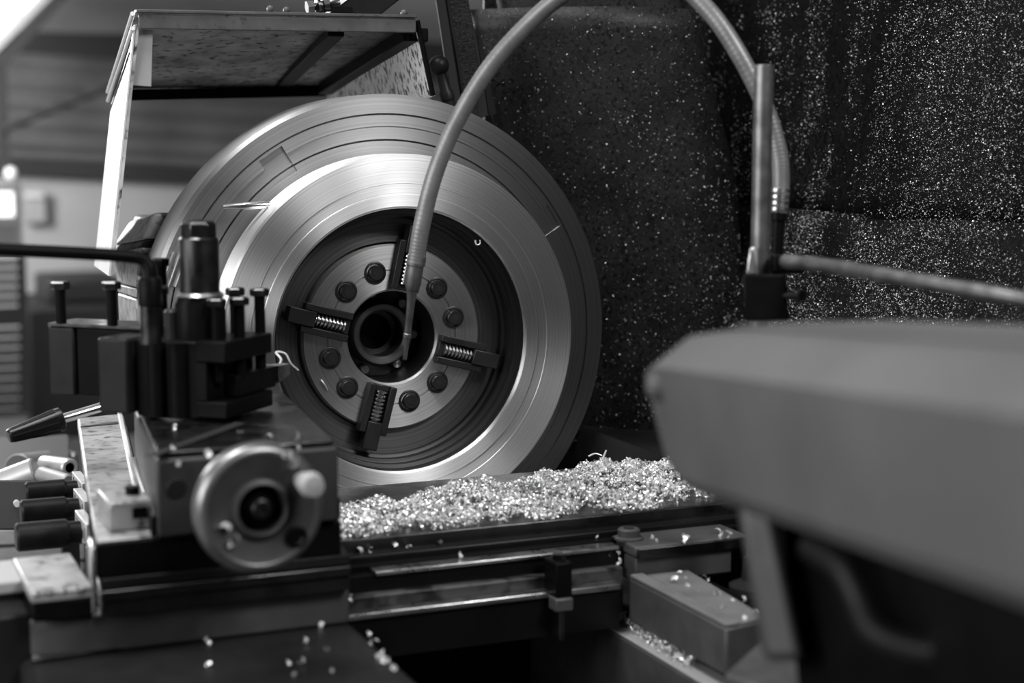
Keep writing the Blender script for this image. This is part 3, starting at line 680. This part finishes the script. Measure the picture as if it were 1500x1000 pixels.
# ------------------------------------------------------------------ tailstock in the near right foreground
D = V((.16842,.98180,-.08777)); E_ = V((.98560,-.16907,0)); N_ = V((.01484,.08651,.99614))
P1 = at(960,537,d=1.55)
ts = thing('tailstock', 'large out-of-focus grey painted tailstock body in the right foreground', 'tailstock', P1-D*.35+E_*.12+V((0,0,-.42)))
def tsx(e, n_, s): return P1+E_*e+N_*n_-D*s
sec = [(0,0),(.040,.030),(.075,.034),(.27,.034),(.30,.0),(.30,-.120),(.034,-.120),(.022,-.106),(.004,-.020)]
def loft(secs):
    mb = MB(); k = len(secs[0]); P = [p for s in secs for p in s]; F = [tuple(range(k)), tuple(reversed(range((len(secs)-1)*k, len(secs)*k)))]
    for j in range(len(secs)-1):
        for i in range(k): F.append((j*k+(i+1)%k, j*k+i, (j+1)*k+i, (j+1)*k+(i+1)%k))
    return mb.add(P, F)
def inset(f, e0=0.0):   # shrink the section towards its left-middle for the rounded far end
    return [(.05+(e-.05)*f-.012*(1-f)+e0, -.04+(n_+.04)*(1-(1-f)*1.6)) for e,n_ in sec]
rings = []
for s, f in ((-.060,.70),(-.052,.82),(-.038,.91),(-.020,.965),(0,.99),(.03,1.0),(.8,1.0)):
    rings.append([tsx(e,n_,s) for e,n_ in inset(f)])
obj('body', loft(rings), M['cast'], ts, ang=28)
cs2 = [(.08,.0345),(.08,.038),(.24,.038),(.24,.0345)]
obj('top_pad', loft([[tsx(e,n_,s) for e,n_ in cs2] for s in (.0,.8)]), M['cast'], ts, .004)
pk = at(950,568,d=1.56); obj('highlight_ball', MB().ball(pk+E_*.012, .014, 20), M['cast'], ts)  # added ball standing in for the highlight on the rounded corner
a0 = at(1085,735,d=1.6); 
lg = MB().hexa([at(1078,735,d=1.52),at(1132,748,d=1.50),at(1140,745,d=1.62),at(1090,735,d=1.62)],[at(1118,968,d=1.50),at(1178,968,d=1.48),at(1180,965,d=1.62),at(1120,965,d=1.62)])
obj('leg', lg, M['castmid'], ts, .008)
cst = MB().hexa([tsx(.11,-.110,.02),tsx(.30,-.110,.02),tsx(.30,-.110,.6),tsx(.11,-.110,.6)],[tsx(.13,-.34,.02),tsx(.30,-.34,.02),tsx(.30,-.34,.6),tsx(.13,-.34,.6)])
obj('underbody', cst, M['blackoil'], ts, .01)
pth = spline([at(1188,800,d=1.40),at(1235,830,d=1.36),at(1262,880,d=1.34),at(1285,925,d=1.32),at(1345,950,d=1.30),at(1420,955,d=1.28)], 40)
obj('clamp_handle', MB().tube(pth, .013, 14), M['castdark'], ts)
q4 = [at(1060,1012,Z=-.295),at(1215,1062,Z=-.295),at(1195,958,Z=-.295),at(1125,950,Z=-.295)]
bs = MB().hexa(q4,[p+V((0,0,.02)) for p in q4])
obj('base_plate', bs, M['castmid'], ts, .004)

# ------------------------------------------------------------------ lathe bed below
bd = thing('lathe_bed', 'dark lathe bed ways with chips lying beneath the saddle', 'lathe bed', (0,-.3,FZ))
obj('rear_way', MB().box((.150,-1.6,-.55),(.192,.10,-.372)), M['castmid'], bd, .004)
obj('rear_way_strip', MB().box((.151,-1.6,-.3719),(.190,.10,-.369)), M['frame'], bd, .001)
obj('rear_way_top', MB().box((.225,-1.6,-.52),(.42,.10,-.372)), M['castdark'], bd, .004)
obj('front_way', MB().box((-.36,-1.6,-.56),(-.27,.12,-.405)), M['castdark'], bd, .004)
obj('cross_web', MB().box((-.269,-.66,-.62),(.199,-.62,-.50)), M['castdark'], bd, .004)
obj('cross_web', MB().box((-.269,-.24,-.60),(.199,-.20,-.44)), M['castdark'], bd, .004)
obj('bed_floor', MB().box((-.36,-1.6,-.72),(.42,.12,-.70)), M['blackoil'], bd)
obj('pedestal', MB().box((-.34,-.9,FZ),(.40,.11,-.721)), M['castdark'], bd, .01)

# ------------------------------------------------------------------ coolant hose and its stand
hn = thing('coolant_hose', 'curved flexible coolant hose with thin nozzle arching over workpiece', 'hose', at(1140,360,d=2.2))
path = spline([at(609,385,d=2.42),at(618,330,d=2.41),at(637,255,d=2.40),at(668,180,d=2.39),at(716,100,d=2.37),at(775,34,d=2.35),at(835,-14,d=2.32),at(910,-40,d=2.29),at(985,-28,d=2.26),at(1040,18,d=2.24),at(1085,84,d=2.23),at(1122,160,d=2.23),at(1141,225,d=2.23),at(1144,275,d=2.23),at(1141,312,d=2.23)], 420)
cum = 0
obj('hose', MB().tube(path, lambda t: .0128+.00022*math.sin(t*PI*2*140)-.0012*t, 14), M['hose'], hn, ang=80)
j0, j1, j2 = at(611,374,d=2.42), at(604,424,d=2.43), at(593,526,d=2.46)
obj('coupling', MB().lathe([(.0125,0),(.0140,.002),(.0140,.014),(.0120,.016),(.0120,(j1-j0).length-.008),(.0100,(j1-j0).length)], j0, j1-j0, 24), M['rod'], hn)
obj('nozzle', MB().lathe([(.0085,0),(.0060,.02),(.0050,(j2-j1).length*.62),(.0062,(j2-j1).length*.63),(.0062,(j2-j1).length*.68),(.0040,(j2-j1).length*.7),(.0032,(j2-j1).length)], j1, j2-j1, 20), M['rod'], hn)
f0, f1 = at(1141,308,d=2.23), at(1138,372,d=2.23)
for k in range(4):
    p = f0+(f1-f0).normalized()*(-.030+.0085*k); obj('hose_ring', MB().lathe([(.011,0),(.0132,.0015),(.0132,.0055),(.011,.007)], p, f1-f0, 20), M['steel'], hn)
obj('fitting', MB().lathe([(.011,0),(.011,.014),(.0085,.015),(.0085,(f1-f0).length)], f0, f1-f0, 20), M['black'], hn)
sd = thing('hose_stand', 'dark upright rod in a clamp block carrying the coolant hose', 'stand', at(1118,470,d=2.16))
r0, r1 = at(1119,95,d=2.16), at(1112,470,d=2.16)
obj('upright_rod', MB().cyl(V((r0.x,r0.y,-.29)), r0, .0128, n=24, ch=.001), M['rod'], sd)
b0, b1 = at(1090,466,d=2.13), at(1150,402,d=2.13)
obj('clamp_block', MB().hexa([at(1091,470,d=2.12),at(1156,470,d=2.13),at(1150,470,d=2.20),at(1096,470,d=2.20)],[at(1088,401,d=2.12),at(1152,401,d=2.13),at(1146,401,d=2.20),at(1094,401,d=2.20)]), M['black'], sd, .003)
obj('clamp_lug', MB().hexa([at(1093,402,d=2.13),at(1108,402,d=2.13),at(1108,402,d=2.17),at(1093,402,d=2.17)],[at(1098,364,d=2.13),at(1106,360,d=2.13),at(1106,360,d=2.17),at(1098,364,d=2.17)]), M['steel'], sd, .002)
obj('valve_body', MB().box((-.012,-.012,-.013),(.030,.02,.012),(CR,CF,CU),at(1144,386,d=2.16)), M['black'], sd, .003)
a, b = at(1150,433,d=2.13), at(1176,433,d=2.10)
obj('thumb_screw', MB().lathe([(.0035,0),(.0035,(b-a).length-.008),(.0085,(b-a).length-.007),(.0085,(b-a).length)], a, b-a, 14), M['steeldark'], sd)
foot = V((r0.x,r0.y,-.297)); obj('foot', MB().lathe([(.035,0),(.035,.012),(.018,.02),(.016,.05),(.0129,.052)], foot, up, 28), M['castdark'], sd)
path = spline([at(1150,383,d=2.15),at(1205,388,d=2.08),at(1290,402,d=1.98),at(1400,421,d=1.88),at(1560,449,d=1.76)], 40)
tag(obj('cross_rod', MB().tube(path, lambda t: .0098+.0006*math.sin(t*40), 14), M['rod']), 'dirty steel rod reaching right from the clamp block', 'rod')

# ------------------------------------------------------------------ bin of bar offcuts at the lower left
by = .9
bn = thing('offcut_bin', 'dark steel bin holding pale round bar offcuts, bolt head in front', 'bin', at(20,780,d=2.9))
bo_ = [at(-80,700,d=2.80), at(47,700,d=2.80)]
zt_ = bo_[0].z
fr = MB().hexa([at(-80,703,d=2.80),at(46,703,d=2.80),at(46,703,d=2.83),at(-80,703,d=2.83)],[at(-80,776,d=2.80),at(46,776,d=2.80),at(46,776,d=2.83),at(-80,776,d=2.83)])
obj('front_wall', fr, M['cabdark'], bn, .003)
z_b = at(20,776,d=2.8).z
bf = at(-80,703,d=2.83); br2 = at(100,703,d=2.83); bl_ = at(-80,670,d=3.5); bb_ = at(100,655,d=3.5)
obj('bin_floor', MB().hexa([V((bf.x,bf.y,-.311)),V((br2.x,br2.y,-.311)),V((bb_.x,bb_.y,-.311)),V((bl_.x,bl_.y,-.311))],[V((p.x,p.y,-.305)) for p in (bf,br2,bb_,bl_)]), M['cabdark'], bn)
zr = at(60,652,d=3.5).z
obj('back_wall', MB().hexa([V((bl_.x,bl_.y,z_b)),V((bb_.x,bb_.y,z_b)),V((bb_.x,bb_.y+.02,z_b)),V((bl_.x,bl_.y+.02,z_b))],[V((bl_.x,bl_.y,zr)),V((bb_.x,bb_.y,zr+.02)),V((bb_.x,bb_.y+.02,zr+.02)),V((bl_.x,bl_.y+.02,zr))]), M['cabdark'], bn)
for k in range(2):
    lo = V((bf.x+.04+k*.16, bf.y+.05, FZ)); obj('leg', MB().box(lo, lo+V((.03,.03,-.311-FZ))), M['cabdark'], bn)
p = at(24,736,d=2.80); obj('bolt_head', MB().cyl(p+V((0,-.012,0)), p, .0055, n=12), M['white'], bn)
G = 'pale offcuts in the steel bin'
def offcut(u0,v0,d0,u1,v1,d1,r,label,hollow=False):
    a, b = at(u0,v0,d=d0), at(u1,v1,d=d1); L_ = (b-a).length
    t = thing('bar_offcut', label, 'offcut', (a+b)/2-up*r, G)
    pf = [(r-.003,0),(r,.003),(r,L_-.003),(r-.003,L_)]
    if hollow: pf += [(r*.55,L_),(r*.55,L_*.3),(.0001,L_*.3)]
    obj('bar', MB().lathe(pf, a, b-a, 32), M['bar'], t)
    if hollow: obj('bore', MB().lathe([(r*.54,L_*.31),(r*.54,L_-.004),(r*.5,L_-.004),(r*.5,L_*.31)], a, b-a, 24, closed=True), M['hole'], t)
offcut(-30,722,2.95,54,690,2.95,.026,'largest pale round offcut lying slanted at the front of the bin')
offcut(98,676,3.46,26,684,3.16,.026,'thick round offcut with its dark sawn end showing in the bin')
offcut(66,680,3.04,103,685,2.94,.017,'pale tube offcut with dark open end in the bin',True)
offcut(60,694,2.93,100,706,2.87,.014,'short thin offcut lying below the open tube')
offcut(62,668,3.44,112,671,3.44,.014,'small round offcut at the back of the bin behind the tube')
t_ = bpy.data.objects['bar_offcut.001']; a, b = at(98,676,d=3.46), at(26,684,d=3.16)
obj('sawn_end', MB().cyl(b, b+(b-a).normalized()*.002, .0235, n=32), M['castmid'], t_)
# dark boarded step on the floor side
dk = thing('boarded_step', 'low step of dark boards on the floor beneath the offcut bin', 'step', (at(0,810,Z=-.5).x, at(0,810,Z=-.5).y, FZ))
qa, qb, qc, qd = at(-120,850,Z=-.5), at(125,836,Z=-.5), at(125,770,Z=-.5), at(-120,782,Z=-.5)
for k in range(5):
    t0, t1 = k/5+.012, (k+1)/5-.012
    q4 = [qa.lerp(qd,t0), qb.lerp(qc,t0), qb.lerp(qc,t1), qa.lerp(qd,t1)]
    obj('board', MB().hexa([p+V((0,0,-.03)) for p in q4], [p+V((0,0,.004*(k%2))) for p in q4]), M['castmid'], dk, .003)
for p in (qa.lerp(qc,.1), qb.lerp(qd,.15), qc.lerp(qa,.15), qd.lerp(qb,.1)):
    obj('leg', MB().box((p.x-.03,p.y-.03,FZ),(p.x+.03,p.y+.03,-.53)), M['castdark'], dk)
# ------------------------------------------------------------------ chips
def chipmesh(r, wd, arc, n, tw):
    mb = MB(); P = []; F = []
    for i in range(n+1):
        q = arc*i/n; rr = r*(1+.15*i/n)
        P += [(rr*math.cos(q), rr*math.sin(q), tw*i/n-wd/2), (rr*math.cos(q)*1.04, rr*math.sin(q)*1.04, tw*i/n+wd/2)]
    for i in range(n): F.append((2*i,2*i+1,2*i+3,2*i+2))
    return [V(p) for p in P], F
KIND = [chipmesh(.0030,.0030,3.6,5,.002), chipmesh(.0022,.0026,4.6,5,.003), chipmesh(.0042,.0032,2.4,4,.002), chipmesh(.0026,.0040,2.8,4,.0015), chipmesh(.0018,.0022,5.5,6,.005)]
from mathutils import Euler
def rot(): return Euler((random.uniform(0,6.28),random.uniform(0,6.28),random.uniform(0,6.28))).to_matrix()
pile = MB(); cnt = 0
def dens(x, y):
    t = (y+.452)/(.30)                      # 0 near edge .. 1 far edge
    s = (x+.25)/.66
    far = .62+.42*min(1,max(0,s))+.10*nz(x*9,y*7)
    near = .02+.05*nz(x*14,3)+(.0 if s<.85 else (s-.85)*1.5)
    if t < near or t > far or s > 1.02+.05*nz(y*20,1): return 0
    e = min((t-near)/.10, (far-t)/.12, 1); return max(.05,e)
def heap(x, y):
    s = (x+.25)/.66; t = (y+.452)/.30
    return max(0,(.010+.016*max(0,s)))*max(0,1-abs(t-.45-.2*s)*1.5)*(1+.35*nz(x*16,y*16))
while cnt < 7600:
    x = random.uniform(-.30,.44); y = random.uniform(-.452,-.135); dn_ = dens(x,y)
    if random.random() > dn_: continue
    cnt += 1; h = heap(x,y)*dn_
    z = -.2195+.0018+h*random.uniform(.75,1.0) if random.random() < .8 else -.2195+.0018+h*random.random()
    P, F = random.choice(KIND); R3 = rot(); sc_ = random.uniform(.6,1.3)
    n0 = len(pile.v); c = V((x,y,z)); pile.v += [c+R3@(p*sc_) for p in P]; pile.f += [tuple(i+n0 for i in f) for f in F]
cp_ = obj('chip_pile', pile, M['chip'], None, ang=80, kind='stuff'); tag(cp_, 'long heap of small curled bright metal chips on the saddle', 'metal chips')
pile = MB()
for k in range(420):                        # chips lodged between way and wing
    t = random.random(); a = at(900+112*t,905+74*t,Z=-.372)
    c = a+V((random.gauss(0,.006),random.gauss(0,.008),.003+random.random()*.012))
    P, F = random.choice(KIND); R3 = rot(); n0 = len(pile.v); pile.v += [c+R3@(p*random.uniform(.6,1.2)) for p in P]; pile.f += [tuple(i+n0 for i in f) for f in F]
tag(obj('chip_line', pile, M['chip'], None, ang=80, kind='stuff'), 'narrow line of bright chips lying along the rear bed way', 'metal chips')
# loose chips that can be picked out singly
spots = [((395,902),-.294),((470,913),-.294),((448,938),-.294),((480,950),-.294),((424,966),-.294),((440,968),-.294),((482,980),-.294),((304,940),-.294),((212,922),-.294),((430,985),-.294),((300,972),-.294),
 ((420,868),-.294),((515,872),-.268),((497,858),-.268),((500,835),-.262),((525,806),-.237),((544,804),-.237),((582,800),-.237),((594,800),-.237),((647,793),-.237),((703,785),-.237),((713,783),-.237),((673,815),-.2495),((562,838),-.266),((605,836),-.262),((735,822),-.262),((822,771),-.237),((875,788),-.2495),((952,752),-.237),((975,748),-.237),((995,744),-.237),((985,750),-.237),((1010,765),-.2455),
 ((955,787),-.2455),((965,790),-.2455),((1000,785),-.2455),((1005,790),-.2455),((1052,778),-.2455),((1060,784),-.2455),((1068,780),-.2455),((1056,788),-.2455),((888,808),-.2655),((895,812),-.2655),((903,810),-.2655),((907,818),-.2655),
 ((994,842),-.2885),((1001,846),-.2885),((990,852),-.2885),((1006,858),-.2885),((1030,846),-.2885),((1040,848),-.2885),((1053,870),-.2885),((1062,890),-.2885),((1088,877),-.2885),((1090,905),-.2885),((1102,895),-.2885),((1020,868),-.2885),((1072,880),-.2885),
 ((545,940),-.294),((555,958),-.294),((562,963),-.294),((570,965),-.294),((560,952),-.294),((575,978),-.294),((540,930),-.294),((255,655),-.051),((265,678),-.051),((305,662),-.051),((392,640),-.051),((430,640),-.051),((440,653),-.051),((258,625),-.051),((350,632),-.051)]
spots += [((330,774),'w'),((342,790),'w'),((328,792),'w'),((418,668),'w'),((428,676),'w')]
chipdata = []
for P, F in KIND:
    me = bpy.data.meshes.new('loose_chip'); me.from_pydata([p*1.25 for p in P], [], F); finish(me, 80); me.materials.append(M['chip']); chipdata.append(me)
def where(u,v,z):
    if z == 'w': return 'loose chip clinging to the face of the handwheel', 'loose chips on the handwheel'
    if z == -.294 and u > 505: return 'loose curled chip at the right edge of the front saddle wing', 'loose chips at the wing edge'
    if z == -.294: return 'loose curled metal chip lying on the front wing of saddle', 'loose chips on the front wing'
    if z == -.2885: return 'loose bright chip lying on the rear wing of saddle', 'loose chips on the rear wing'
    if z == -.2455: return 'loose chip lying on the plate beside the round bolt', 'loose chips on the end plate'
    if z == -.051: return 'loose chip lying on top of the compound slide', 'loose chips on the compound slide'
    return 'loose metal chip caught on the stepped ledges below the heap', 'loose chips on the ledges'
for (u,v), z in spots:
    o = bpy.data.objects.new('metal_chip', random.choice(chipdata)); COL.objects.link(o)
    o.location = at(u,v,Y=-.750) if z == 'w' else at(u,v,Z=z+.0025); o.rotation_euler = (random.uniform(0,6.28),random.uniform(0,6.28),random.uniform(0,6.28)); s = random.uniform(.9,1.5)*(1.5 if z == 'w' else 1); o.scale = (s,s,s)
    lb2, g2 = where(u,v,z); tag(o, lb2, 'chip', g2)
def curl(name, pts, wd, label):
    pth = spline(pts, 24); mb = MB(); mb.tube(pth, lambda t: wd*(1-.5*t), 6); return tag(obj(name, mb, M['chip']), label, 'chip')
curl('long_chip', [at(880,682,d=2.68), at(883,672,d=2.68), at(888,659,d=2.68)], .0026, 'upright pale sliver standing out of the chip heap')
curl('curled_chip', [at(862,668,d=2.68), at(872,664,d=2.68), at(882,667,d=2.68)], .0016, 'dull curled sliver lying behind the upright sliver')
curl('tangled_chip', [at(400,545,d=2.42),at(412,528,d=2.42),at(404,516,d=2.43),at(418,518,d=2.43),at(426,532,d=2.43),at(437,542,d=2.44)], .0022, 'tangled bright swarf curl hanging beside the tool holder')
curl('bore_chip', [at(696,352,Y=-.08),at(698,358,Y=-.08),at(703,357,Y=-.08),at(703,351,Y=-.08)], .0016, 'small ring-shaped chip at the upper right edge of bore')
curl('flange_chip', [at(470,556,Y=-.02),at(476,564,Y=-.022),at(480,572,Y=-.02)], .002, 'short chip sticking on lower left of the flange')
